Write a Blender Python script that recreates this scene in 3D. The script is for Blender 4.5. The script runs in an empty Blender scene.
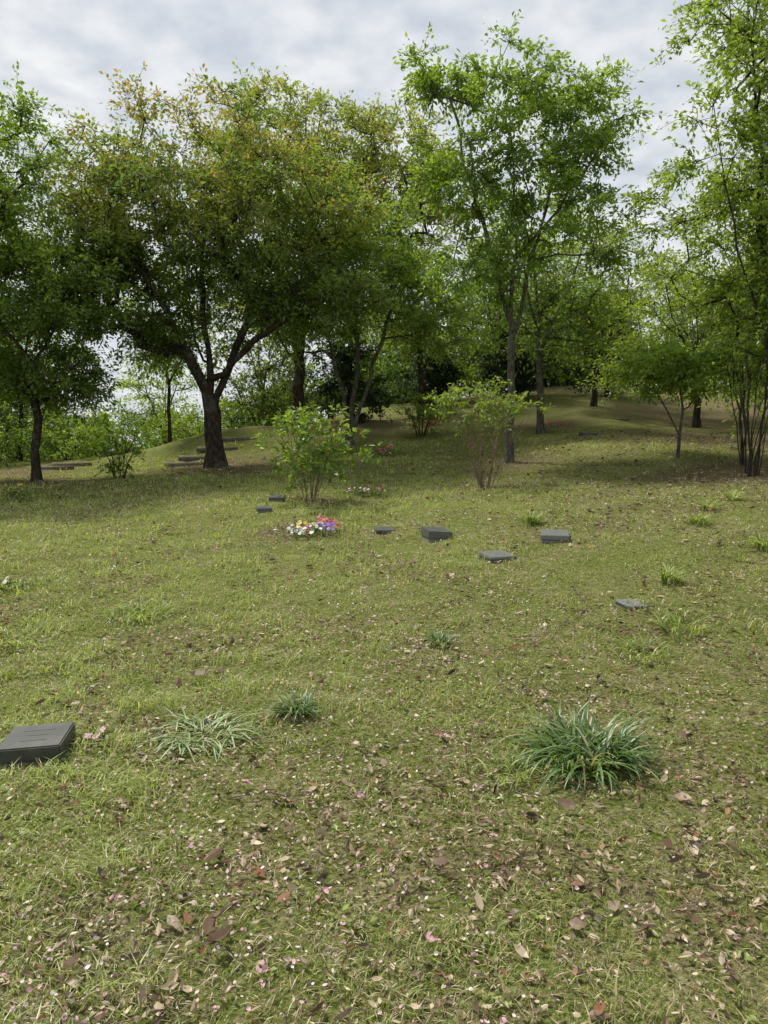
import bpy, math, random
import numpy as np
from mathutils import Vector, noise as mnoise
rng=np.random.default_rng(7); random.seed(7)
scene=bpy.context.scene
scene.view_settings.view_transform='Standard'
scene.view_settings.look='None'
scene.view_settings.exposure=0

# ------------------------------------------------------------ helpers
_tab=np.random.default_rng(3).random((256,256))
def vn(x,y,s=0):
    x=np.asarray(x,float)+s*17.3; y=np.asarray(y,float)+s*9.1
    xi=np.floor(x).astype(int); yi=np.floor(y).astype(int)
    fx=x-xi; fy=y-yi; fx=fx*fx*(3-2*fx); fy=fy*fy*(3-2*fy)
    g=lambda a,b:_tab[a&255,b&255]
    return (g(xi,yi)*(1-fx)+g(xi+1,yi)*fx)*(1-fy)+(g(xi,yi+1)*(1-fx)+g(xi+1,yi+1)*fx)*fy
def fbm(x,y,s=0):
    return (vn(x,y,s)+.5*vn(x*2.1,y*2.1,s+1)+.25*vn(x*4.3,y*4.3,s+2))/1.75
def sm(a,b,v):
    t=np.clip((np.asarray(v,float)-a)/(b-a),0,1); return t*t*(3-2*t)
def terrain(x,y):
    x=np.asarray(x,float); y=np.asarray(y,float)
    q=np.clip(y-3,0,31)
    sl=sm(-9,0,x)
    z=.0028*q*q*sl+.02*q*(1-sl)
    z=z+.085*np.clip(x,0,7)*sm(3,10,y)+.2*sm(22,34,y)*sm(2,9,x)
    z=z-(1-sl)*np.clip(.09*(y-27),0,4.5)
    z=z+.75*np.exp(-((x+5.2)/3.6)**2-((y-25)/2.8)**2)
    z=z-sl*np.clip(.07*(y-40),0,7)
    z=z-np.clip(.03*(-x-14),0,4)
    d=np.hypot(x,y)
    z=z+(vn(x*.8,y*.8,4)-.5)*.08+(vn(x*.25,y*.25,5)-.5)*.2*sm(3,10,d)+(vn(x*3,y*3,6)-.5)*.035+(vn(x*8,y*8,7)-.5)*.014
    return z
T=lambda x,y: float(terrain(x,y))

class MB:
    def __init__(s): s.v=[];s.f4=[];s.m4=[];s.f3=[];s.m3=[];s.n=0;s.t=[];s.r=[];s.sm4=[];s.sm3=[]
    def add(s,v,f,mat=0,tint=None,rust=None,smooth=False):
        v=np.asarray(v,float).reshape(-1,3); f=np.asarray(f,int)
        k=len(v)
        s.v.append(v)
        s.t.append(np.full(k,.5) if tint is None else np.broadcast_to(np.asarray(tint,float),(k,)))
        s.r.append(np.zeros(k) if rust is None else np.broadcast_to(np.asarray(rust,float),(k,)))
        if f.shape[1]==4: s.f4.append(f+s.n); s.m4.append(np.full(len(f),mat)); s.sm4.append(np.full(len(f),smooth))
        else: s.f3.append(f+s.n); s.m3.append(np.full(len(f),mat)); s.sm3.append(np.full(len(f),smooth))
        s.n+=k
    def add_more(s,f,base,mat=0,smooth=False):
        f=np.asarray(f,int)
        if f.shape[1]==4: s.f4.append(f+base); s.m4.append(np.full(len(f),mat)); s.sm4.append(np.full(len(f),smooth))
        else: s.f3.append(f+base); s.m3.append(np.full(len(f),mat)); s.sm3.append(np.full(len(f),smooth))
    def finish(s,name,mats,loc=(0,0,0),parent=None):
        me=bpy.data.meshes.new(name)
        V=np.concatenate(s.v)
        n4=sum(len(a) for a in s.f4); n3=sum(len(a) for a in s.f3)
        L=[];M=[];S=[]
        if n4: L.append(np.concatenate(s.f4).ravel());M.append(np.concatenate(s.m4));S.append(np.concatenate(s.sm4))
        if n3: L.append(np.concatenate(s.f3).ravel());M.append(np.concatenate(s.m3));S.append(np.concatenate(s.sm3))
        L=np.concatenate(L).astype(np.int32); M=np.concatenate(M).astype(np.int32); S=np.concatenate(S).astype(bool)
        st=np.concatenate([np.arange(n4)*4, n4*4+np.arange(n3)*3]).astype(np.int32)
        me.vertices.add(len(V)); me.vertices.foreach_set('co',V.astype(np.float32).ravel())
        me.loops.add(len(L)); me.loops.foreach_set('vertex_index',L)
        me.polygons.add(n4+n3); me.polygons.foreach_set('loop_start',st)
        me.polygons.foreach_set('material_index',M); me.polygons.foreach_set('use_smooth',S)
        me.update(calc_edges=True)
        a=me.attributes.new('tint','FLOAT','POINT'); a.data.foreach_set('value',np.concatenate(s.t).astype(np.float32))
        a=me.attributes.new('rust','FLOAT','POINT'); a.data.foreach_set('value',np.concatenate(s.r).astype(np.float32))
        for m in mats: me.materials.append(m)
        o=bpy.data.objects.new(name,me); o.location=loc; scene.collection.objects.link(o)
        if parent: o.parent=parent
        return o
def nrm(a): return a/np.maximum(np.linalg.norm(a,axis=-1,keepdims=True),1e-9)

# ------------------------------------------------------------ materials
def newmat(name):
    m=bpy.data.materials.new(name); m.use_nodes=True; nt=m.node_tree; nt.nodes.clear()
    out=nt.nodes.new('ShaderNodeOutputMaterial'); return m,nt,out
def N(nt,t,**k):
    n=nt.nodes.new(t)
    for a,b in k.items(): setattr(n,a,b)
    return n
def ramp(nt,src,stops):
    r=N(nt,'ShaderNodeValToRGB'); e=r.color_ramp.elements
    while len(e)<len(stops): e.new(.5)
    for i,(p,c) in enumerate(stops): e[i].position=p; e[i].color=(*c,1)
    nt.links.new(src,r.inputs[0]); return r.outputs[0]
def mix(nt,f,a,b,bt='MIX'):
    m=N(nt,'ShaderNodeMix',data_type='RGBA',blend_type=bt)
    for s,v in ((m.inputs[0],f),(m.inputs[6],a),(m.inputs[7],b)):
        if isinstance(v,(int,float)): s.default_value=v
        elif isinstance(v,tuple): s.default_value=(*v,1)
        else: nt.links.new(v,s)
    return m.outputs[2]
def tnoise(nt,scale,detail=4,rough=.6,vec=None):
    n=N(nt,'ShaderNodeTexNoise'); n.inputs['Scale'].default_value=scale; n.inputs['Detail'].default_value=detail; n.inputs['Roughness'].default_value=rough
    if vec is not None: nt.links.new(vec,n.inputs['Vector'])
    return n.outputs[0]
def leafmat(name,dark,mid,light,rust=(.2,.09,.04),trans=.45,tc=(1.3,1.35,.5),gloss=.03):
    m,nt,out=newmat(name)
    at=N(nt,'ShaderNodeAttribute',attribute_name='tint'); ar=N(nt,'ShaderNodeAttribute',attribute_name='rust')
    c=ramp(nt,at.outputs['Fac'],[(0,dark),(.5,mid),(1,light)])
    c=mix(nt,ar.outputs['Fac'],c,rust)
    p=N(nt,'ShaderNodeBsdfDiffuse'); nt.links.new(c,p.inputs['Color'])
    g=N(nt,'ShaderNodeBsdfGlossy'); g.inputs['Roughness'].default_value=.42; g.inputs['Color'].default_value=(1,1,1,1)
    t=N(nt,'ShaderNodeBsdfTranslucent')
    c2=N(nt,'ShaderNodeVectorMath',operation='MULTIPLY'); nt.links.new(c,c2.inputs[0]); c2.inputs[1].default_value=tc; nt.links.new(c2.outputs[0],t.inputs['Color'])
    s=N(nt,'ShaderNodeMixShader'); s.inputs[0].default_value=trans
    nt.links.new(p.outputs[0],s.inputs[1]); nt.links.new(t.outputs[0],s.inputs[2])
    s2=N(nt,'ShaderNodeMixShader'); s2.inputs[0].default_value=gloss
    nt.links.new(s.outputs[0],s2.inputs[1]); nt.links.new(g.outputs[0],s2.inputs[2]); nt.links.new(s2.outputs[0],out.inputs[0])
    return m
def barkmat(name,a,b,lichen=(.22,.24,.18),la=.3):
    m,nt,out=newmat(name)
    tc=N(nt,'ShaderNodeTexCoord'); mp=N(nt,'ShaderNodeMapping'); mp.inputs['Scale'].default_value=(1,1,.35)
    nt.links.new(tc.outputs['Object'],mp.inputs[0])
    n1=tnoise(nt,18,4,.7,mp.outputs[0]); n2=tnoise(nt,3,3,.6,tc.outputs['Object'])
    c=ramp(nt,n1,[(.35,a),(.65,b)])
    f=ramp(nt,n2,[(.52,(0,0,0)),(.66,(la,la,la))])
    c=mix(nt,f,c,lichen)
    p=N(nt,'ShaderNodeBsdfDiffuse'); nt.links.new(c,p.inputs['Color'])
    bp=N(nt,'ShaderNodeBump'); bp.inputs['Strength'].default_value=.8; bp.inputs['Distance'].default_value=.04
    nt.links.new(n1,bp.inputs['Height']); nt.links.new(bp.outputs[0],p.inputs['Normal']); nt.links.new(p.outputs[0],out.inputs[0])
    return m
bark_dark=barkmat('bark_dark',(.022,.018,.014),(.075,.06,.046))
bark_grey=barkmat('bark_grey',(.05,.045,.036),(.15,.135,.115),la=.5)
L_cherry=leafmat('cherry_leaves',(.06,.1,.022),(.135,.195,.042),(.235,.305,.07),rust=(.34,.19,.09),trans=.52,tc=(1.9,1.9,.9))
L_green=leafmat('fresh_leaves',(.06,.108,.02),(.13,.205,.036),(.24,.33,.065),trans=.52,tc=(2,1.95,.8))
L_bright=leafmat('bright_leaves',(.1,.16,.028),(.19,.27,.05),(.3,.39,.085),trans=.52,tc=(1.9,1.85,.8))
L_dark=leafmat('dark_leaves',(.012,.028,.01),(.025,.055,.014),(.05,.09,.02),trans=.25)
L_deep=leafmat('deep_green_leaves',(.03,.06,.014),(.06,.11,.022),(.12,.18,.036),trans=.45,tc=(1.8,1.7,.7))
L_olive=leafmat('olive_leaves',(.08,.12,.025),(.155,.205,.04),(.27,.32,.07),rust=(.33,.23,.09),trans=.52,tc=(1.9,1.85,.9))

# ------------------------------------------------------------ tree generator
def tube_segments(mb,P,par,R,mat,sides):
    n=len(P); D=np.zeros((n,3)); has=par>=0
    D[has]=P[has]-P[par[has]]
    main=np.full(n,-1)
    for i in range(n):
        p=par[i]
        if p>=0 and (main[p]<0 or R[i]>R[main[p]]): main[p]=i
    Dn=nrm(D)
    for r in np.where(~has)[0]: Dn[r]=(0,0,1)
    hm=main>=0; A=Dn.copy(); A[hm]=nrm(Dn[hm]+Dn[main[hm]]*.9)
    def frame(d):
        ref=np.tile(np.array([[.93,.31,.2]]),(len(d),1)); 
        u=nrm(np.cross(d,ref)); w=np.cross(d,u); return u,w
    ang=np.arange(sides)/sides*2*math.pi; ca,sa=np.cos(ang),np.sin(ang)
    idx=np.where(has)[0]; pi=par[idx]; ismain=main[pi]==idx
    ds=np.where(ismain[:,None],A[pi],Dn[idx]); rs=np.where(ismain,R[pi],np.minimum(R[pi],R[idx]*1.25))
    de=A[idx]; re=R[idx]
    us,ws=frame(ds); ue,we=frame(de)
    ring=lambda c,u,w,r: c[:,None,:]+r[:,None,None]*(ca[None,:,None]*u[:,None,:]+sa[None,:,None]*w[:,None,:])
    V=np.concatenate([ring(P[pi],us,ws,rs),ring(P[idx],ue,we,re)],axis=1)
    k=np.arange(sides); f=np.stack([k,(k+1)%sides,(k+1)%sides+sides,k+sides],1)
    F=(f[None]+np.arange(len(idx))[:,None,None]*2*sides).reshape(-1,4)
    mb.add(V.reshape(-1,3),F,mat,smooth=True)

def add_leaves(mb,C,A,Nn,L,W,mat,tint,rust,fold=.12):
    B=nrm(np.cross(Nn,A)); n=len(C)
    L=L[:,None];W=W[:,None]
    V=np.stack([C, C+A*L*.5+B*W*.5+Nn*L*fold, C+A*L, C+A*L*.5-B*W*.5+Nn*L*fold],1)
    F=(np.arange(4)[None]+np.arange(n)[:,None]*4)
    mb.add(V.reshape(-1,3),F,mat,tint=np.repeat(tint,4),rust=np.repeat(rust,4))

def tree_geo(mb,base,stems,crowns,trunk_r,seed,leaf=.11,twigs=9,lpt=15,tw_len=.75,wmat=0,lmat=1,sides=7,
             gap=.0,rustf=None,flat=.45,droop=.25,tintb=0.,minr=.007,power=.52,wr=.5):
    r=np.random.default_rng(seed); base=np.array(base,float)
    P=[];par=[]
    for st in stems:
        pts=np.array(st,float)
        if P and pts[0][2]<=0.0 and len(st)>2: start=-1
        else: start=0
        if P and start!=-1:
            A_=np.array(P); p=int(np.argmin(np.linalg.norm(A_-pts[0],axis=1)))
        else:
            P.append(pts[0].copy()); par.append(-1); p=len(P)-1
        for a,b in zip(pts[:-1],pts[1:]):
            k=max(1,int(np.linalg.norm(b-a)/.35))
            for j in range(1,k+1):
                q=a+(b-a)*j/k
                q=q+r.normal(0,.028,3)*min(1,q[2])
                P.append(q); par.append(p); p=len(P)-1
    Tg=[];Cc=[]
    for (c,rad,n) in crowns:
        c=np.array(c,float); rad=np.array(rad,float); cnt=0; tries=0
        while cnt<n and tries<n*20:
            tries+=1
            d=nrm(r.normal(size=3)); u=r.random()**(1/2.2)
            q=c+d*rad*u*(1+.3*mnoise.noise(Vector(d*2.2+seed)))
            if gap>0 and mnoise.noise(Vector(q*.55+seed*3.1))<gap-.35: continue
            if q[2]<.25: continue
            Tg.append(q);Cc.append(c);cnt+=1
    Tg=np.array(Tg);Cc=np.array(Cc)
    o=np.argsort(np.linalg.norm(Tg-np.array(stems[0][min(1,len(stems[0])-1)]),axis=1)); Tg=Tg[o];Cc=Cc[o]
    tips=[]
    cap=len(P)+len(Tg)*12+10; arr=np.zeros((cap,3)); arr[:len(P)]=P; n=len(P); par=par+[0]*(cap-n)
    lowz=stems[0][0][2]+ (np.array(stems[0])[:,2].max())*.22
    for t in Tg:
        A_=arr[:n]; d=np.linalg.norm(A_-t,axis=1)+.7*np.maximum(0,A_[:,2]-t[2]+.15)+1.5*np.maximum(0,lowz-A_[:,2])
        p=int(np.argmin(d)); s=arr[p].copy(); ln=np.linalg.norm(t-s); k=min(11,max(1,int(ln/.35)))
        bow=np.array([0,0,1])*ln*.06+r.normal(0,.05,3)*ln
        for j in range(1,k+1):
            f=j/k; q=s+(t-s)*f+bow*math.sin(math.pi*f)+(r.normal(0,.03,3) if j<k else 0)
            arr[n]=q; par[n]=p; p=n; n+=1
        tips.append(p)
    P=arr[:n]; par=np.array(par[:n]); cntv=np.zeros(n)
    cntv[tips]+=1
    for i in range(n-1,-1,-1):
        if cntv[i]==0: cntv[i]=.4
        if par[i]>=0: cntv[par[i]]+=cntv[i]
    N0=max(cntv[i] for i in range(n) if par[i]<0)
    R=np.maximum(minr,trunk_r*(cntv/N0)**power)
    nz=P[:,2]; R=R*(1+.55*np.exp(-np.maximum(nz,0)/.25)*(nz<1.2)*(R>trunk_r*.5))
    tube_segments(mb,P+base,par,R,wmat,sides)
    tips=np.array(tips); m=len(tips)
    out=nrm(P[tips]-Cc)
    k=twigs; tp=np.repeat(P[tips],k,axis=0); od=np.repeat(out,k,axis=0)
    dd=r.normal(size=(m*k,3)); dd[:,2]*=flat; dd=nrm(nrm(dd)+od*.55+np.array([0,0,.1]))
    ln=tw_len*r.uniform(.45,1.15,m*k)
    mid=tp+dd*ln[:,None]*.5+np.array([0,0,.03]); end=tp+dd*ln[:,None]; end[:,2]-=ln*droop*r.uniform(.3,1.2,m*k)
    ang=np.arange(3)/3*2*math.pi
    ux=nrm(np.cross(dd,np.array([[.1,.2,1.]]))); uy=np.cross(dd,ux)
    def rg(c,rad): return c[:,None,:]+rad*(np.cos(ang)[None,:,None]*ux[:,None,:]+np.sin(ang)[None,:,None]*uy[:,None,:])
    V=np.concatenate([rg(tp,minr*.9),rg(mid,minr*.6),rg(end,minr*.3)],1)+base
    kk=np.arange(3); f=np.stack([kk,(kk+1)%3,(kk+1)%3+3,kk+3],1); f=np.concatenate([f,f+3])
    mb.add(V.reshape(-1,3),(f[None]+np.arange(m*k)[:,None,None]*9).reshape(-1,4),wmat)
    q=lpt; t=r.uniform(.1,1.05,(m*k,q))
    S=tp[:,None,:]*((1-t)**2)[...,None]+2*mid[:,None,:]*(t*(1-t))[...,None]+end[:,None,:]*(t**2)[...,None]
    S=S.reshape(-1,3)+r.normal(0,.06*tw_len/.75,(m*k*q,3))
    Ad=np.repeat(dd,q,axis=0)+r.normal(0,.75,(m*k*q,3)); Ad[:,2]-=.35; Ad=nrm(Ad)
    Nn=r.normal(0,.55,(m*k*q,3))+np.array([0,0,.9]); Nn=nrm(Nn-Ad*np.sum(Nn*Ad,1,keepdims=True))
    Ls=leaf*r.uniform(.6,1.25,len(S))
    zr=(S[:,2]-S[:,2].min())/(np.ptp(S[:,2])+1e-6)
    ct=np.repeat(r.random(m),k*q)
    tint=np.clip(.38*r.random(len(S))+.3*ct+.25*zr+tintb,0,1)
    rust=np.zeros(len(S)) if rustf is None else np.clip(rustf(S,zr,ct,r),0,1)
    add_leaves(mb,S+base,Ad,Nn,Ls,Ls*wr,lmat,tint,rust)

def tree(name,xy,stems,crowns,trunk_r,seed,mats,**k):
    mb=MB(); tree_geo(mb,(0,0,0),stems,crowns,trunk_r,seed,**k)
    return mb.finish(name,mats,(xy[0],xy[1],T(*xy)-.04))

# ------------------------------------------------------------ foreground trees
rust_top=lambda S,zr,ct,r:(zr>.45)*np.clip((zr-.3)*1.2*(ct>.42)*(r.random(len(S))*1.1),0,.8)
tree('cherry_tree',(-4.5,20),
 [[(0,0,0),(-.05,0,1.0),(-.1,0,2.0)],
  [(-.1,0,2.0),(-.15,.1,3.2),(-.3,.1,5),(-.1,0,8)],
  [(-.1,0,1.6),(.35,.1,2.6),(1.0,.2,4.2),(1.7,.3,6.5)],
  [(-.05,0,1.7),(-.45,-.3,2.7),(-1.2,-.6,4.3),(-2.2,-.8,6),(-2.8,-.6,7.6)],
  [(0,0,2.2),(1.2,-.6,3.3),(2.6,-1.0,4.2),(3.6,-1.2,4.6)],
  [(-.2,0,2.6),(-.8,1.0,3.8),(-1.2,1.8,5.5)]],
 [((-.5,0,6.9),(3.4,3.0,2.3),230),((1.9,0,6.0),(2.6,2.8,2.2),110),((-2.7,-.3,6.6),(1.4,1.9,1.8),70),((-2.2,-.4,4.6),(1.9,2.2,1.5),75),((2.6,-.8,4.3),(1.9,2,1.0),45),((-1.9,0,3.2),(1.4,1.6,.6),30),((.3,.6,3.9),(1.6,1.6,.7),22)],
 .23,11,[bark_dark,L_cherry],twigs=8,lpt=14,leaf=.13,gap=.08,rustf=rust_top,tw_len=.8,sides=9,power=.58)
tree('tall_maple_tree',(2.85,17),
 [[(0,0,0),(.03,0,1.5),(.0,0,3.2),(.05,0,5.0),(-.1,0,7),(-.4,0,9)],
  [(0,0,2.6),(.35,.1,4.2),(.8,.1,6),(1.5,.1,8.0)],
  [(0,0,3.0),(-.5,-.1,4.6),(-1.1,-.1,6.5),(-1.6,0,8.6)],
  [(0,0,4.5),(.9,-.3,5.5),(1.8,-.4,6.8)]],
 [((-.2,0,7.9),(1.2,1.3,1.1),26),((-1.4,0,8.2),(.7,.9,1.1),20),((1.4,0,7.6),(1.0,1.2,1.0),34),((.4,0,6.6),(1.4,1.5,1.0),28),((-1.0,0,6.4),(1.3,1.6,1.0),32),((1.0,-.2,5.1),(1.9,1.6,1.0),36),((-.8,0,4.3),(1.4,1.4,.8),20)],
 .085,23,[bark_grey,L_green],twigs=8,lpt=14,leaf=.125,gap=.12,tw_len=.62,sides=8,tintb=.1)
tree('young_maple_tree',(-1.0,22),
 [[(0,0,0),(-.1,0,1.2),(-.5,0,2.6),(-.9,0,5)],
  [(0,0,.3),(.4,0,1.6),(1.0,0,3.2),(1.4,0,5.5)],
  [(0,0,.6),(.2,.3,2.2),(.2,.4,5.2),(.1,.4,7.2)]],
 [((0,0,6.2),(2.0,2.2,1.9),100),((-1.4,0,4.3),(1.8,2,1.5),66),((1.4,0,4.2),(1.9,2,1.7),76)],
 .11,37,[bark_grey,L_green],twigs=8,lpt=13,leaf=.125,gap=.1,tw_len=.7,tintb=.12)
tree('zelkova_tree',(-3.0,26.5),
 [[(0,0,0),(0,0,2.5),(.1,0,4)],[(.1,0,4),(-.9,0,6),(-1.8,0,9)],[(.1,0,4),(1.3,0,6.5),(2.2,0,9)],[(.1,0,4),(.3,.4,7),(.3,.4,10.5)]],
 [((-.2,0,8.8),(3.0,2.6,2.6),130),((3.0,0,8.4),(2.8,2.4,2.4),140),((0,0,5.0),(3.5,2.6,1.4),50)],
 .2,41,[bark_dark,L_olive],twigs=8,lpt=12,leaf=.155,gap=.06,tw_len=.9,tintb=.1,rustf=lambda S,zr,ct,r:(ct>.7)*r.random(len(S))*.6)
tree('maple_tree',(6.6,12.5),
 [[(0,0,0),(-.1,0,1.2),(-.3,0,3),(-.6,0,5.5),(-.9,.2,8)],
  [(.12,.05,0),(.3,0,2),(.9,0,4.5),(1.6,0,7.5)],
  [(0,0,.8),(-.5,-.3,2.2),(-1.1,-.4,4),(-1.5,-.4,5.8)],
  [(0,0,1.4),(.2,.9,3.2),(.2,1.6,6)]],
 [((-.3,0,7.2),(1.6,2.0,1.7),80),((-.2,-.1,4.9),(1.8,2.1,1.2),85),((-.3,-.1,3.4),(1.6,1.6,.8),60),((.2,0,2.4),(1.3,1.4,.6),34),((1.8,0,6),(2.2,2.6,3.2),90)],
 .08,53,[bark_dark,L_bright],twigs=8,lpt=15,leaf=.1,gap=.1,tw_len=.62)
tree('maple_tree',(-8.4,18),
 [[(0,0,0),(.05,0,1.5),(-.1,0,3)],[(-.1,0,3),(-1,0,4.5),(-1.8,0,6)],[(-.1,0,2.6),(.8,0,4),(1.4,0,5.3)],[(-.1,0,3),(0,.5,5.5)]],
 [((-1.5,0,4.8),(2.6,2.6,1.6),150),((.7,0,4.1),(1.6,2.0,1.4),80),((-.5,0,5.8),(1.5,2,.9),50),((.9,0,2.5),(1.3,1.4,.7),38),((-1.6,0,2.7),(1.8,1.4,.8),55)],
 .1,61,[bark_dark,L_green],twigs=8,lpt=16,leaf=.115,gap=.06,tw_len=.7,tintb=-.05)
tree('cherry_tree',(-11.2,16.5),
 [[(0,0,0),(.1,0,2.2)],[(.1,0,2.2),(.9,0,4.5),(1.6,0,7.6)],[(.1,0,2.2),(-1,0,4.8),(-1.5,0,8)]],
 [((1.7,0,7.2),(2.3,2.4,2.2),135),((-1.6,0,6.5),(2.6,2.8,2.6),60)],
 .18,67,[bark_dark,L_green],twigs=7,lpt=14,leaf=.115,gap=.1,tw_len=.7)

def std_tree(name,xy,h,w,seed,lm,bark=bark_dark,n=150,leaf=.16,lowf=.35,tr=.1,**k):
    hh=h*.45; r=np.random.default_rng(seed); s=r.uniform(-.4,.4,6)
    return tree(name,xy,[[(0,0,0),(s[0]*.4,0,hh*.7)],[(s[0]*.4,0,hh*.7),(s[1]-.5,s[2],hh*1.3),(s[1]-.9,s[2],h*.85)],
      [(s[0]*.4,0,hh*.7),(s[3]+.7,s[4],hh*1.3),(s[3]+1.1,s[4],h*.8)],[(s[0]*.4,0,hh*.8),(s[5],.4,h*.9)]],
      [((0,0,h*.68),(w*.5,w*.5,h*.3),int(n*.6)),((s[1]*2,0,h*lowf+.4),(w*.55,w*.5,h*.16),int(n*.4))],
      tr,seed,[bark,lm],leaf=leaf,gap=.1,tw_len=.95,twigs=8,lpt=10,**k)
std_tree('maple_tree',(4.6,22),7.6,4.2,71,L_green,bark_grey,95,.14)
std_tree('oak_tree',(1.4,29),8.8,5.5,73,L_olive,n=120,tintb=.05)
std_tree('oak_tree',(7.8,28),6.6,5.5,79,L_olive,n=120,tintb=.05)
std_tree('maple_tree',(9.6,23),5.8,5.0,83,L_bright,n=120,leaf=.14,tintb=.05,lowf=.25)
std_tree('maple_tree',(9.4,17.5),6.2,4.6,89,L_bright,n=140,leaf=.13,lowf=.24)
std_tree('oak_tree',(5.0,33),6.8,6,97,L_green,n=110,lowf=.2)
std_tree('oak_tree',(-5.0,30),6.2,4.6,98,L_olive,n=90,lowf=.25)
std_tree('maple_tree',(-7.3,25.5),6.5,2.4,99,L_green,n=34,lowf=.5,tr=.055)
std_tree('maple_tree',(-13.2,27),5.4,4.6,100,L_green,n=90,lowf=.2)
std_tree('maple_tree',(-9.8,33),4.6,4.0,104,L_bright,n=50,lowf=.3)
for xy,h,w,s in (((5.2,31),3.8,2.6,101),((-1.3,28.5),3.6,2.8,103),((9.2,31),3.4,2.6,105),((2.2,32),2.8,2.4,109)):
    tree('camellia_bush',xy,[[(0,0,0),(0,0,h*.9)]],[((0,0,h*.3),(w*.5,w*.5,h*.32),50),((0,0,h*.65),(w*.35,w*.35,h*.33),40)],.09,s,[bark_dark,L_dark],twigs=8,lpt=12,leaf=.13,tw_len=.5)
tree('dogwood_tree',(6.1,15.5),[[(0,0,0),(0,0,1.0),(.1,0,2.2)],[(0,0,.7),(-.6,0,1.5)],[(0,0,.8),(.6,.1,1.7)]],
 [((0,0,1.85),(1.2,1.2,.5),56)],.03,107,[bark_grey,L_green],twigs=7,lpt=10,leaf=.13,tw_len=.4,tintb=.15,minr=.005)
def shrub(name,xy,h,w,nst,seed,lm,bark,ncl,leaf,crown_lo=.45,vase=1.0,tw=.3,twigs=5,lpt=8,sr=.02,**k):
    r=np.random.default_rng(seed); stems=[]
    for i in range(nst):
        a=i/nst*2*math.pi+r.uniform(-.3,.3); q=r.uniform(.35,1)*w*.5*vase; b=r.uniform(.03,.14)
        stems.append([(math.cos(a)*b,math.sin(a)*b,0),(math.cos(a)*(b+q*.35),math.sin(a)*(b+q*.35),h*.45*r.uniform(.85,1.1)),(math.cos(a)*(b+q*.85),math.sin(a)*(b+q*.85),h*r.uniform(.72,.98))])
    return tree(name,xy,stems,[((0,0,h*(crown_lo+1)/2),(w*.5,w*.5,h*(1-crown_lo)/2),ncl)],sr,seed,[bark,lm],leaf=leaf,tw_len=tw,twigs=twigs,lpt=lpt,minr=.004,sides=5,**k)
shrub('crape_myrtle_shrub',(6.2,12.6),2.6,1.0,11,111,L_bright,bark_dark,26,.06,sr=.018)
shrub('crape_myrtle_shrub',(6.9,14.2),2.8,1.6,11,112,L_green,bark_dark,36,.08,sr=.018)
bark_tan=barkmat('bark_tan',(.12,.085,.055),(.3,.23,.15),la=.2)
shrub('hydrangea_bush',(-1.27,13),1.75,1.75,12,113,L_green,bark_tan,66,.12,crown_lo=.2,tw=.26,twigs=4,lpt=5,sr=.014,wr=.6,vase=1.1,tintb=-.05)
shrub('vase_shaped_shrub',(1.9,14),2.0,2.1,19,127,L_bright,bark_tan,60,.09,crown_lo=.58,tw=.26,twigs=4,lpt=6,vase=.95,sr=.02,tintb=-.1)
shrub('small_shrub',(-6.4,18),1.1,1.0,8,131,L_green,bark_dark,16,.08,crown_lo=.2)
shrub('azalea_bush',(1.2,24),1.4,2.0,10,133,L_green,bark_dark,46,.09,crown_lo=.1)
for i,(xx,yy,hh,lm) in enumerate(((-7.2,29,2.0,L_bright),(-9.8,28,2.2,L_green),(-12,23,2.0,L_green),(-14.5,24,2.4,L_green),(-10.6,25,1.7,L_bright),(-4.6,28.5,2.2,L_green),(-16.5,22,2.8,L_green))):
    shrub('azalea_bush',(xx,yy),hh,3.0,10,135+i,lm,bark_dark,60,.11,crown_lo=.05,tw=.42,tintb=-.1)

mb=MB(); r=np.random.default_rng(5)
spots=[]
for x in np.arange(-2,34,3.6): spots.append((x+r.uniform(-1,1),40+r.uniform(-2,4)+max(0,-x+6)*.2,r.uniform(5.5,7.5)))
for x in np.arange(0,44,5): spots.append((x,50+r.uniform(-2,4),r.uniform(8,10)))
for x in np.arange(13,30,3.5): spots.append((x,r.uniform(20,32),r.uniform(5,7.5)))
for x in np.arange(-30,-13,3.6): spots.append((x,r.uniform(26,34),r.uniform(5,8)))
for (x,y,h) in spots:
    z=T(x,y); w=h*.62; s=int(r.integers(1e6))
    tree_geo(mb,(x,y,z-.1),[[(0,0,0),(0,0,h*.4)],[(0,0,h*.4),(-.8,0,h*.8)],[(0,0,h*.35),(.9,.2,h*.75)]],
     [((0,0,h*.62),(w*.5,w*.5,h*.36),60),((0,0,h*.28),(w*.5,w*.45,h*.18),22)],.12,s,leaf=.25,twigs=7,lpt=7,tw_len=1.1,sides=5,lmat=int(r.choice([1,1,2,3])),minr=.012)
mb.finish('background_woodland',[bark_dark,L_green,L_olive,L_deep])
mb=MB()
for x in np.arange(-90,-6,5):
    y=70+r.uniform(-6,10); h=r.uniform(6,9)
    tree_geo(mb,(x,y,T(x,y)-.2),[[(0,0,0),(0,0,h*.4)],[(0,0,h*.4),(.5,0,h*.8)]],[((0,0,h*.5),(3.4,3,h*.45),60)],.2,int(r.integers(1e6)),leaf=.5,twigs=6,lpt=8,tw_len=1.4,sides=5,minr=.02)
mb.finish('distant_tree_line',[bark_dark,L_green])
mb=MB()
for i in range(60):
    x=r.uniform(-6,20); y=r.uniform(34,39)-max(0,-x)*.5; h=r.uniform(1.4,3.0)
    tree_geo(mb,(x,y,T(x,y)-.05),[[(0,0,0),(0,0,h*.6)]],[((0,0,h*.5),(1.3,1.1,h*.48),22)],.04,int(r.integers(1e6)),leaf=.18,twigs=6,lpt=8,tw_len=.6,sides=4,lmat=1+int(r.integers(3)),minr=.008)
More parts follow.
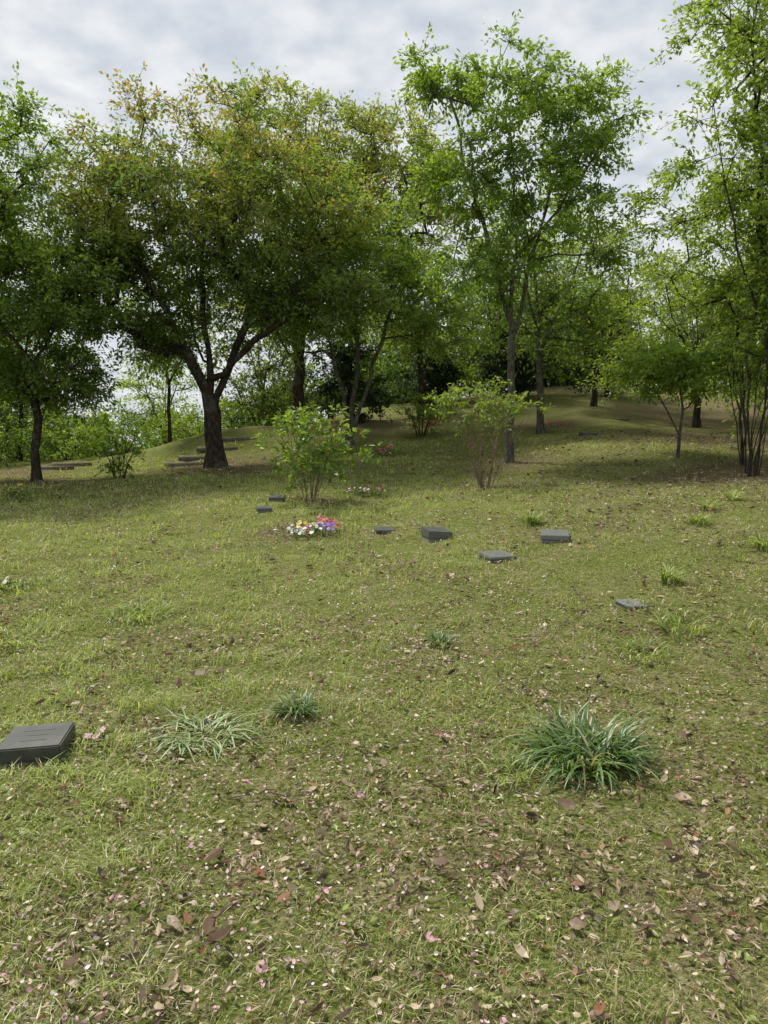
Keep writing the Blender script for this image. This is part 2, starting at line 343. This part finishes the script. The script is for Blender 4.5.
mb.finish('undergrowth',[bark_dark,L_dark,L_deep,L_green])  # deep green leaves in the mix paint in the shade under the back trees

# ------------------------------------------------------------ ground
n=360
s=np.linspace(-1,1,n); xs=250*np.sinh(6.5*s)/math.sinh(6.5); ys=5+300*np.sinh(6.5*s)/math.sinh(6.5)
X,Y=np.meshgrid(xs,ys); Z=terrain(X,Y)
V=np.stack([X,Y,Z],-1).reshape(-1,3)
i=np.arange(n-1); I,J=np.meshgrid(i,i); F=np.stack([J*n+I,J*n+I+1,(J+1)*n+I+1,(J+1)*n+I],-1).reshape(-1,4)
def mulchf(x,y):
    m=np.zeros(np.shape(x))
    for (cx,cy,rr) in ((-4.5,20,2.2),(2.85,17,1.0),(1.9,14,.5),(-1.27,13,.6),(-8.4,18,1.6),(6.6,13.5,1.6),(9,19,3.5),(-2,27,4),(5,24,2),(12,26,6),(-11,20,3),(6,36,6),(-1.5,10.3,.5)):
        m=np.maximum(m,np.exp(-((x-cx)**2+(y-cy)**2)/rr**2))
    return m
def litterf(x,y):
    return np.clip((fbm(x*.9,y*.9,41)-.5)*1.7+(fbm(x*3,y*3,44)-.5)*1.5+.36+.16*sm(-1,2.5,x)+.17*sm(4,2,np.hypot(x,y))-.18*sm(4,9,y)*sm(3,0,x),0,1)
mulch=np.clip(mulchf(X,Y)*1.0+(litterf(X,Y)-.3)*.6*sm(25,8,Y),0,1)
gm,nt,out=newmat('ground_lawn')
tc=N(nt,'ShaderNodeTexCoord'); oc=tc.outputs['Object']
n2=tnoise(nt,9,4,.7,oc); n3=tnoise(nt,45,4,.75,oc); n4=tnoise(nt,1.6,4,.65,oc)
c=ramp(nt,n3,[(.3,(.045,.055,.014)),(.5,(.15,.18,.045)),(.7,(.31,.34,.1))])
c2=ramp(nt,n3,[(.3,(.08,.072,.036)),(.5,(.27,.245,.12)),(.7,(.48,.44,.26))])
f=ramp(nt,n2,[(.42,(0,0,0)),(.62,(1,1,1))]); f2=ramp(nt,n4,[(.38,(.1,.1,.1)),(.62,(1,1,1))])
ff=mix(nt,1.0,f,f2,'MULTIPLY'); c=mix(nt,ff,c,c2)
am=N(nt,'ShaderNodeAttribute',attribute_name='tint')
c3=ramp(nt,n3,[(.3,(.04,.03,.018)),(.5,(.17,.13,.08)),(.7,(.36,.29,.19))])
mm=N(nt,'ShaderNodeMath',operation='MULTIPLY_ADD'); nt.links.new(n2,mm.inputs[0]); mm.inputs[1].default_value=1.8; mm.inputs[2].default_value=-.9
ma=N(nt,'ShaderNodeMath',operation='ADD',use_clamp=True); nt.links.new(mm.outputs[0],ma.inputs[0]); nt.links.new(am.outputs['Fac'],ma.inputs[1])
mr=ramp(nt,ma.outputs[0],[(.25,(0,0,0)),(.8,(.85,.85,.85))])
c=mix(nt,mr,c,c3)
p=N(nt,'ShaderNodeBsdfDiffuse'); nt.links.new(c,p.inputs['Color'])
bp=N(nt,'ShaderNodeBump'); bp.inputs['Strength'].default_value=1; bp.inputs['Distance'].default_value=.04
nt.links.new(n3,bp.inputs['Height']); nt.links.new(bp.outputs[0],p.inputs['Normal']); nt.links.new(p.outputs[0],out.inputs[0])
mb=MB(); mb.add(V,F,0,tint=mulch.ravel(),smooth=True); mb.finish('ground',[gm])

# ------------------------------------------------------------ lawn grass
def sector(r,n,d0,d1,pw,half=.8):
    u=r.random(n); e=2-pw
    d=(d0**e+u*(d1**e-d0**e))**(1/e); a=r.uniform(-half,half,n)
    return np.sin(a)*d, np.cos(a)*d-.6, d
def blades(mb,x,y,z,h,w,lean,az,mat,tint,rust):
    n=len(x); B=np.stack([x,y,z],1)
    dx=np.stack([np.cos(az),np.sin(az),0*az],1); sd=np.stack([-np.sin(az),np.cos(az),0*az],1)
    up=np.array([0,0,1.])
    mid=B+dx*(lean*h*.35)[:,None]+up*(h*.6)[:,None]; tip=B+dx*(lean*h)[:,None]+up*(h*(1-.35*np.minimum(lean,2)*.6))[:,None]
    w=w[:,None]
    V=np.stack([B-sd*w*.5,B+sd*w*.5,mid+sd*w*.42,mid-sd*w*.42,tip],1).reshape(-1,3)
    b0=mb.n; o=np.arange(n)[:,None]*5
    mb.add(V,np.array([[0,1,2,3]])+o,mat,tint=np.repeat(tint,5),rust=np.repeat(rust,5))
    mb.add_more(np.array([[3,2,4]])+o,b0,mat)
grassm=leafmat('grass_blades',(.065,.11,.022),(.185,.25,.052),(.35,.43,.12),rust=(.58,.5,.31),trans=.38,tc=(1.5,1.5,.8))
r=np.random.default_rng(21); mb=MB()
x,y,d=sector(r,390000,1.3,24,1.5)
lit=litterf(x,y)
g=fbm(x*.9,y*.9,11)*.6+fbm(x*.28,y*.28,12)*.4 + .13*sm(2,-3,x)-.03*sm(3.4,1.5,d)-.05*sm(0,4,x)
bare=np.clip(mulchf(x,y)*.7+lit*.8,0,.88)
cl=fbm(x*5,y*5,14)
keep=(r.random(len(x))<np.clip((g-.24)*3.4,.3,1)*(1-bare)*(.6+.9*sm(.4,.65,cl))); x,y,d,g,cl=x[keep],y[keep],d[keep],g[keep],cl[keep]
h=(.011+.026*r.random(len(x))**1.5*(.3+2.1*sm(.48,.72,cl)))*(.85+.6*sm(.5,.65,g))*(1+.03*d)
w=(.0022+.0006*d)*r.uniform(.7,1.4,len(x))
blades(mb,x,y,terrain(x,y)-.003,h,w,r.uniform(.1,1.7,len(x)),r.uniform(0,6.28,len(x)),0,
  np.clip(r.random(len(x))*.6+g*1.3-.4+.12*sm(5,10,d),0,1),np.where(r.random(len(x))<np.clip(.9-g*1.1,.08,.55),r.uniform(.4,1,len(x)),r.uniform(0,.22,len(x))))
mb.finish('lawn_grass',[grassm])

mb=MB(); r=np.random.default_rng(22)
cx,cy,cd=sector(r,1700,1.5,17,1.2); gg=fbm(cx*.5,cy*.5,31)+.14*sm(1,-3,cx); k=gg>.5; cx,cy=cx[k],cy[k]
for a,b in zip(cx,cy):
    m=int(r.integers(8,38)); sp=r.uniform(.02,.09); hm=r.uniform(.04,.09)
    x=a+r.normal(0,sp,m); y=b+r.normal(0,sp,m)
    blades(mb,x,y,terrain(x,y),r.uniform(.02,hm,m),r.uniform(.003,.006,m),r.uniform(.2,1.4,m),r.uniform(0,6.28,m),0,r.uniform(.3,1,m),r.uniform(0,.25,m))
for a,b in zip(*sector(r,350,1.5,8,1.3)[:2]):
    m=int(r.integers(5,12)); az=r.uniform(0,6.28,m); L=r.uniform(.012,.035,m)
    A=nrm(np.stack([np.cos(az),np.sin(az),r.uniform(.1,.5,m)],1)); Nn=nrm(np.cross(A,np.stack([-np.sin(az),np.cos(az),0*az],1)))
    x=a+r.normal(0,.02,m); y=b+r.normal(0,.02,m)
    add_leaves(mb,np.stack([x,y,terrain(x,y)+.01],1),A,Nn,L,L*.6,0,r.uniform(.3,1,m),np.zeros(m))
mb.finish('weeds',[grassm])

def tuft(name,xy,n,L,w,seed,spread=.1,mat=None,el0=.75,el1=1.4):
    r=np.random.default_rng(seed); mb=MB(); S=7
    az=r.uniform(0,6.28,n); rr=spread*np.sqrt(r.random(n)); ba=r.uniform(0,6.28,n)
    bx=np.cos(ba)*rr; by=np.sin(ba)*rr; az=np.where(r.random(n)<.6,ba+r.normal(0,.6,n),az)
    Ln=L*r.uniform(.45,1.1,n); el=r.uniform(el0,el1,n); bend=r.uniform(1.0,2.1,n)
    pos=np.stack([bx,by,0*bx],1); V=[]
    gx=terrain(xy[0]+bx,xy[1]+by)-T(*xy); pos[:,2]=gx
    for j in range(S+1):
        t=j/S; e=el-bend*t**1.3
        dv=np.stack([np.cos(az)*np.cos(e),np.sin(az)*np.cos(e),np.sin(e)],1)
        if j: pos=pos+dv*(Ln/S)[:,None]
        gz=terrain(xy[0]+pos[:,0],xy[1]+pos[:,1])-T(*xy)+.008; pos[:,2]=np.maximum(pos[:,2],gz)
        sd=np.stack([-np.sin(az),np.cos(az),0*az],1); ww=w*(1-t**2.2)*(.7+.6*min(1,t*3))*.5+.0006
        nn=np.cross(dv,sd)
        V+= [pos-sd*ww, pos+nn*ww*-.35, pos+sd*ww]
    V=np.stack(V,1)
    F=[]
    for j in range(S):
        a=j*3; F+= [[a,a+1,a+4,a+3],[a+1,a+2,a+5,a+4]]
    F=(np.array(F)[None]+np.arange(n)[:,None,None]*(S+1)*3).reshape(-1,4)
    ti=np.repeat(r.uniform(.2,1,n),(S+1)*3); ru=np.repeat(np.where(r.random(n)<.08,.8,0),(S+1)*3)
    mb.add(V.reshape(-1,3),F,0,tint=ti,rust=ru,smooth=True)
    return mb.finish(name,[mat or lilym],(xy[0],xy[1],T(*xy)))
lilym=leafmat('lily_blades',(.035,.085,.022),(.08,.15,.034),(.16,.26,.065),rust=(.4,.33,.16),trans=.35,tc=(1.5,1.5,.7),gloss=.045)
lilyp=leafmat('pale_lily_blades',(.09,.15,.045),(.16,.24,.075),(.27,.36,.13),rust=(.45,.38,.2),trans=.35,tc=(1.3,1.3,.8),gloss=.05)
tuft('daylily_clump',(.95,3.4),320,.34,.010,1,.2)
tuft('grass_tuft',(.6,3.25),90,.14,.006,2,.13,grassm)
tuft('daylily_clump',(-.93,3.66),150,.33,.007,3,.17,lilyp,.15,.7)
tuft('grass_tuft',(-.48,3.9),150,.17,.007,4,.08,lilym)
tuft('grass_tuft',(.40,5.2),80,.17,.008,5,.06,lilym)
tuft('grass_tuft',(-2.05,6.1),150,.22,.008,6,.25,grassm)
tuft('grass_tuft',(2.52,6.5),80,.24,.010,7,.08,grassm,1.1,1.5)
tuft('grass_tuft',(1.85,9.3),80,.28,.014,8,.09,grassm,1.0,1.5)
tuft('grass_tuft',(3.75,8.8),60,.22,.013,9,.09,grassm,1.0,1.5)
tuft('grass_tuft',(4.2,9.6),50,.22,.013,10,.08,grassm,1.0,1.5)
tuft('grass_tuft',(4.8,10.2),50,.24,.013,11,.08,grassm,1.0,1.5)
tuft('grass_tuft',(3.95,7.6),70,.26,.013,12,.12,grassm,1.0,1.5)
tuft('grass_tuft',(1.75,4.9),80,.16,.007,13,.16,grassm,1,1.5)
tuft('grass_tuft',(-2.0,3.4),70,.13,.006,14,.18,grassm)
tuft('grass_tuft',(2.15,5.3),80,.18,.007,15,.16,grassm,1,1.5)
tuft('grass_tuft',(-2.7,5.3),120,.14,.007,16,.35,grassm,1,1.5)
tuft('grass_tuft',(-3.4,7.0),120,.16,.009,17,.4,grassm,1,1.5)

# ------------------------------------------------------------ litter
litm=leafmat('dead_leaf',(.05,.034,.02),(.2,.14,.085),(.5,.41,.28),rust=(.26,.1,.05),trans=.12,tc=(1.2,1,.7))
def litter(mb,x,y,L,W,r,tint,rust,lift=.012,tilt=.45):
    n=len(x); az=r.uniform(0,6.28,n)
    A=nrm(np.stack([np.cos(az),np.sin(az),r.normal(0,tilt*.6,n)],1)); Nn=nrm(r.normal(0,tilt,(n,3))+np.array([0,0,1.])); Nn=nrm(Nn-A*np.sum(A*Nn,1,keepdims=True)); B=np.cross(Nn,A)
    C=np.stack([x,y,terrain(x,y)+lift+r.random(n)*.012],1)
    curl=r.uniform(-.35,.6,n)
    c0=C-A*(L*.5)[:,None]
    j1,j2,j3,j4=[r.uniform(.6,1.1,n) for _ in range(4)]
    def pt(t,s): 
        s=np.broadcast_to(s,(n,))
        return c0+A*(L*t)[:,None]+B*(W*.5*s)[:,None]+Nn*(L*curl*(abs(s)*.45+ (2*t-1)**2*.5))[:,None]
    V=np.stack([pt(0,0.),pt(.3,.9*j1),pt(.3,0.),pt(.3,-.9*j2),pt(.68,.85*j3),pt(.68,0.),pt(.68,-.85*j4),pt(1,0.)],1)
    o=np.arange(n)[:,None,None]*8; b0=mb.n
    mb.add(V.reshape(-1,3),(np.array([[2,1,4,5],[3,2,5,6]])[None]+o).reshape(-1,4),0,tint=np.repeat(tint,8),rust=np.repeat(rust,8))
    mb.add_more((np.array([[0,1,2],[0,2,3],[5,4,7],[6,5,7]])[None]+o).reshape(-1,3),b0,0)
r=np.random.default_rng(33); mb=MB()
x,y,d=sector(r,100000,1.3,22,1.35)
k=r.random(len(x))<np.clip(litterf(x,y)*1.5+.02+mulchf(x,y)*.5,.06,1); x,y,d=x[k],y[k],d[k]
L=r.uniform(.007,.03,len(x))*(1+.07*d); L=np.where(r.random(len(x))<.1,L*1.9,L)
litter(mb,x,y,L,L*r.uniform(.25,.7,len(x)),r,r.random(len(x)),(r.random(len(x))<.08)*.7,lift=.018)
bl=np.array([(-1.15,4.5,.15),(-1.03,4.52,.12),(-1.27,4.45,.1),(-.62,2.55,.09),(-.58,2.52,.06),(.42,2.8,.07),(.75,2.92,.09),(.47,2.85,.05),(-.55,2.18,.08),(1.05,2.6,.07),(1.3,3.0,.06),(-.5,2.1,.09),(-.52,2.2,.06),(.0,3.3,.06),(.2,2.5,.07),(-.9,2.0,.07),(1.5,3.6,.08),(.1,4.0,.07)])
litter(mb,bl[:,0],bl[:,1],bl[:,2],bl[:,2]*.6,r,np.full(len(bl),.18),np.full(len(bl),.15),lift=.035,tilt=.3)
mb.finish('fallen_leaves',[litm])
petm=leafmat('petals',(.62,.33,.4),(.76,.52,.57),(.82,.7,.71),trans=.3,tc=(1,1,1))
mb=MB(); x,y,d=sector(r,22000,1.3,16,1.45); g=fbm(x*.7,y*.7,51)+.1*sm(1,-1,x)*sm(5,2,d); k=r.random(len(x))<np.clip((g-.38)*3,.1,1); x,y,d=x[k],y[k],d[k]
L=r.uniform(.007,.017,len(x))*(1+.05*d); litter(mb,x,y,L,L*.85,r,r.random(len(x)),np.zeros(len(x)),lift=.02,tilt=.6)
for bx,by in ((-.72,2.62),(-.35,2.0),(-.9,2.3),(-.2,2.35),(-.48,3.95),(-.1,3.0),(.15,2.1),(-.6,3.1),(.3,3.6)):
    q=7; litter(mb,bx+r.normal(0,.012,q),by+r.normal(0,.012,q),np.full(q,.022),np.full(q,.018),r,r.random(q)*.3,np.zeros(q),lift=.03,tilt=1.0)
mb.finish('fallen_petals',[petm])
mb=MB(); x,y,d=sector(r,32000,1.3,10,1.5); az=r.uniform(0,6.28,len(x)); L=r.uniform(.02,.08,len(x))
A=np.stack([np.cos(az),np.sin(az),r.normal(0,.12,len(x))],1); Nn=nrm(np.cross(A,np.stack([-np.sin(az),np.cos(az),0*az],1)))
add_leaves(mb,np.stack([x,y,terrain(x,y)+.014],1),A,Nn,L,r.uniform(.0015,.004,len(x)),0,r.uniform(.2,1,len(x)),np.zeros(len(x)),fold=.08)
for i in range(60):
    a=r.uniform(-.6,.6); dd=r.uniform(1.8,7); px,py=math.sin(a)*dd,math.cos(a)*dd; th=r.uniform(0,6.28); k=5
    for j in range(k):
        th2=th+r.normal(0,.3); qx,qy=px+math.cos(th2)*.045,py+math.sin(th2)*.045
        P1=np.array([px,py,T(px,py)+.022]);P2=np.array([qx,qy,T(qx,qy)+.022]); sdv=np.array([-math.sin(th2),math.cos(th2),0])*.0022; u=np.array([0,0,.004])
        mb.add(np.array([P1-sdv,P1+u,P1+sdv,P2-sdv,P2+u,P2+sdv]),np.array([[0,1,4,3],[1,2,5,4]]),0,tint=.3)
        px,py=qx,qy
mb.finish('dry_stalks',[litm])

# ------------------------------------------------------------ memorial stones
def stonemat(name,a,b,rough):
    m,nt,out=newmat(name); tc=N(nt,'ShaderNodeTexCoord'); n1=tnoise(nt,160,3,.7,tc.outputs['Object']); n2=tnoise(nt,6,5,.6,tc.outputs['Object'])
    c=ramp(nt,n1,[(.35,a),(.65,b)]); c=mix(nt,ramp(nt,n2,[(.45,(0,0,0)),(.75,(.4,.4,.4))]),c,(.15,.15,.12))
    p=N(nt,'ShaderNodeBsdfPrincipled'); nt.links.new(c,p.inputs['Base Color']); p.inputs['Roughness'].default_value=rough
    nt.links.new(p.outputs[0],out.inputs[0]); return m
st_dark=stonemat('granite_dark',(.05,.055,.052),(.11,.115,.11),.35)
st_mid=stonemat('granite_polished',(.025,.028,.026),(.055,.06,.054),.4)
st_lite=stonemat('granite_grey',(.11,.12,.115),(.2,.21,.2),.3)
st_base=stonemat('granite_base',(.1,.1,.095),(.24,.23,.21),.8)
def box(name,s,loc,mat,parent,rot=(0,0,0),bev=.006,taper=None):
    import bmesh
    bm=bmesh.new(); bmesh.ops.create_cube(bm,size=1)
    for v in bm.verts:
        v.co.x*=s[0];v.co.y*=s[1];v.co.z*=s[2]
        if taper and v.co.z>0: v.co.z+= taper*(v.co.y/s[1])
    bmesh.ops.bevel(bm,geom=bm.edges[:],offset=bev,segments=2,affect='EDGES')
    me=bpy.data.meshes.new(name); bm.to_mesh(me); bm.free(); me.materials.append(mat)
    o=bpy.data.objects.new(name,me); o.location=loc; o.rotation_euler=rot; scene.collection.objects.link(o); o.parent=parent; return o
def memorial(xy,w,dp,h,rz,mat=st_dark,tilt=0.0,sink=0.02,tp=.02):
    e=bpy.data.objects.new('memorial_stone',None); e.location=(xy[0],xy[1],T(*xy)-sink); e.rotation_euler=(0,tilt,rz); scene.collection.objects.link(e)
    box('footing',(w*.93,dp*.93,.06),(0,0,.0),st_base,e)
    box('slab',(w,dp,h),(0,0,.032+h/2),mat,e,taper=tp)
    zt=.032+h; sl=tp/dp
    for i,(l,yy) in enumerate(((.5,.22),(.34,.02),(.42,-.2))):
        box('engraving_%d'%(i+1),(w*l,dp*.035,.0012),(0,yy*dp,zt+yy*dp*sl+.0006),mat,e,rot=(math.atan(sl),0,0),bev=.0002)
    return e
memorial((-1.66,3.43),.29,.24,.08,.1,st_mid,-.05)
memorial((1.2,7.8),.31,.3,.035,.35,st_lite)
memorial((1.92,8.3),.31,.36,.06,-.2,st_lite)
memorial((.64,9.1),.3,.34,.1,.25,st_dark,.08)
memorial((0.0,10.0),.24,.25,.06,.1,st_dark)
memorial((-1.93,11.9),.24,.24,.05,.3,st_dark)
memorial((1.98,5.85),.18,.22,.006,.3,st_lite,sink=.02)
memorial((5.6,20.5),.4,.4,.05,.1); memorial((7.6,24.0),.4,.4,.05,.1); memorial((-1.9,13.1),.26,.28,.05,.1)

wood=barkmat('timber',(.12,.1,.075),(.27,.23,.175),la=.3)
def steps(lst):
    x0,y0=lst[0][:2]
    e=bpy.data.objects.new('timber_steps',None); e.location=(x0,y0,T(x0,y0)); scene.collection.objects.link(e)
    import bmesh
    for i,(x,y,w) in enumerate(lst):
        bm=bmesh.new(); bmesh.ops.create_cone(bm,cap_ends=True,segments=12,radius1=.08,radius2=.075,depth=w)
        me=bpy.data.meshes.new('log_%d'%(i+1)); bm.to_mesh(me); bm.free(); me.materials.append(wood)
        for pl in me.polygons: pl.use_smooth=len(pl.vertices)==4
        o=bpy.data.objects.new('log_%d'%(i+1),me); o.rotation_euler=(0,math.pi/2,.08)
        o.location=Vector((x,y,T(x,y)+.03))-Vector(e.location); scene.collection.objects.link(o); o.parent=e
steps(((-5.5,20.7,1.1),(-5.3,21.5,1.2),(-5.0,22.4,1.2),(-4.6,23.3,1.2)))
steps(((-9.4,21.2,1.1),(-9.2,22.0,1.1)))

# ------------------------------------------------------------ flowers
def emat(name,c):
    return leafmat(name,tuple(v*.7 for v in c),c,tuple(min(1,v*1.15) for v in c),trans=.3,tc=(1,1,1))
FL={k:emat('flower_'+k,c) for k,c in dict(white=(.8,.8,.76),pink=(.75,.12,.25),red=(.6,.03,.05),purple=(.25,.12,.5),yellow=(.8,.6,.06),pale=(.8,.5,.6)).items()}
names=list(FL)
def flowerbed(name,xy,w,dp,h,groups,seed,nl=260,fs=.035,lm=None):
    r=np.random.default_rng(seed); mb=MB()
    x=r.normal(0,w*.27,nl); y=r.normal(0,dp*.27,nl); z=terrain(xy[0]+x,xy[1]+y)-T(*xy)+r.uniform(0,h*.8,nl)
    A=nrm(r.normal(0,1,(nl,3))+np.array([0,0,.3])); Nn=nrm(r.normal(0,.6,(nl,3))+np.array([0,0,1.])); Nn=nrm(Nn-A*np.sum(A*Nn,1,keepdims=True))
    L=r.uniform(.03,.08,nl); add_leaves(mb,np.stack([x,y,z],1),A,Nn,L,L*.4,0,r.random(nl),np.zeros(nl))
    for (cn,cx,cy,sp,cnt) in groups:
        for i in range(cnt):
            px=cx+r.normal(0,sp); py=cy+r.normal(0,sp); pz=T(xy[0]+px,xy[1]+py)-T(*xy)+h*r.uniform(.5,1.1)
            nn=nrm(np.array([r.normal(0,.4),-.5+r.normal(0,.4),1.])); u=nrm(np.cross(nn,[1,.2,0])); v=np.cross(nn,u)
            a=np.arange(5)/5*2*math.pi+r.random()*6; AA=np.cos(a)[:,None]*u+np.sin(a)[:,None]*v
            C=np.tile([px,py,pz],(5,1)); sz=np.full(5,fs*r.uniform(.8,1.2))
            add_leaves(mb,C,AA,np.tile(nn,(5,1)),sz,sz*.95,1+names.index(cn),np.full(5,r.random()),np.zeros(5))
    return mb.finish(name,[lm or L_deep]+[FL[k] for k in names],(xy[0],xy[1],T(*xy)))
flowerbed('pansy_flower_bed',(-.97,10.0),.8,.8,.15,[('white',-.2,-.1,.1,22),('white',.05,-.05,.11,20),('pink',.12,.35,.08,26),('red',.22,.25,.06,12),('purple',.22,-.05,.07,20),('yellow',-.1,.05,.09,7),('pink',-.1,-.1,.09,6)],1,fs=.03,nl=330)
flowerbed('flower_clump',(-.3,13.8),.8,.5,.16,[('pale',-.1,0,.14,12),('white',.1,0,.14,8),('pink',.2,.1,.08,5)],2,fs=.03)
flowerbed('flower_clump',(-.05,20.5),.9,.5,.25,[('pink',0,0,.15,14),('pale',.1,0,.2,8)],3,fs=.04)
flowerbed('flower_clump',(-7.1,14.3),.6,.5,.3,[('yellow',0,0,.15,10)],4,fs=.03)
flowerbed('flower_clump',(4.9,22),1.2,.6,.3,[('red',0,0,.25,12)],5,fs=.05)
flowerbed('azalea_flower_clump',(1.4,23.3),1.2,.6,.6,[('red',0,0,.3,18),('pink',.2,0,.3,8)],6,fs=.045)
flowerbed('daisy_clump',(-3.6,6.95),.4,.3,.12,[('white',0,0,.08,6)],7,fs=.02,nl=100)
flowerbed('pink_flower',(-1.42,3.55),.1,.08,.05,[('pale',0,0,.025,9)],10,fs=.02,nl=30)

# ------------------------------------------------------------ light
az=math.radians(-45); el=math.radians(58)
sd=Vector((math.sin(az)*math.cos(el),math.cos(az)*math.cos(el),math.sin(el)))
sl=bpy.data.lights.new('sun','SUN'); sl.energy=4.7; sl.angle=math.radians(7); sl.color=(1,.95,.86)
so=bpy.data.objects.new('sun',sl); so.rotation_euler=(-sd).to_track_quat('-Z','Y').to_euler(); scene.collection.objects.link(so)
w=bpy.data.worlds.new('World'); scene.world=w; w.use_nodes=True; nt=w.node_tree; nt.nodes.clear()
out=N(nt,'ShaderNodeOutputWorld'); bg=N(nt,'ShaderNodeBackground'); bg.inputs[1].default_value=.11
sky=N(nt,'ShaderNodeTexSky',sky_type='NISHITA'); sky.sun_disc=False; sky.sun_elevation=el; sky.sun_rotation=az
tc=N(nt,'ShaderNodeTexCoord'); sp=N(nt,'ShaderNodeSeparateXYZ'); nt.links.new(tc.outputs['Generated'],sp.inputs[0])
zz=N(nt,'ShaderNodeMath',operation='MAXIMUM'); nt.links.new(sp.outputs[2],zz.inputs[0]); zz.inputs[1].default_value=0
za=N(nt,'ShaderNodeMath',operation='ADD'); nt.links.new(zz.outputs[0],za.inputs[0]); za.inputs[1].default_value=.2
dx=N(nt,'ShaderNodeMath',operation='DIVIDE'); dy=N(nt,'ShaderNodeMath',operation='DIVIDE')
nt.links.new(sp.outputs[0],dx.inputs[0]); nt.links.new(za.outputs[0],dx.inputs[1]); nt.links.new(sp.outputs[1],dy.inputs[0]); nt.links.new(za.outputs[0],dy.inputs[1])
cb=N(nt,'ShaderNodeCombineXYZ'); nt.links.new(dx.outputs[0],cb.inputs[0]); nt.links.new(dy.outputs[0],cb.inputs[1])
a=tnoise(nt,9,4,.5,cb.outputs[0]); b=tnoise(nt,1.6,4,.6,cb.outputs[0])
cc=ramp(nt,a,[(.35,(6.3,6.65,7.2)),(.65,(8.5,8.6,8.7))]); cc2=ramp(nt,b,[(.35,(.86,.88,.91)),(.65,(1.0,1.0,.99))])
cc=mix(nt,1.0,cc,cc2,'MULTIPLY'); fac=ramp(nt,b,[(.3,(.9,.9,.9)),(.6,(.98,.98,.98))])
c=mix(nt,fac,sky.outputs[0],cc); nt.links.new(c,bg.inputs[0]); nt.links.new(bg.outputs[0],out.inputs[0])

# ------------------------------------------------------------ camera
cam=bpy.data.cameras.new('camera'); co=bpy.data.objects.new('camera',cam); scene.collection.objects.link(co)
cam.sensor_fit='VERTICAL'; cam.sensor_height=24; cam.lens=745/1024*24; cam.clip_end=2000; cam.clip_start=.05
co.location=(0,0,1.55); co.rotation_euler=(math.radians(90-6.3),0,0); scene.camera=co
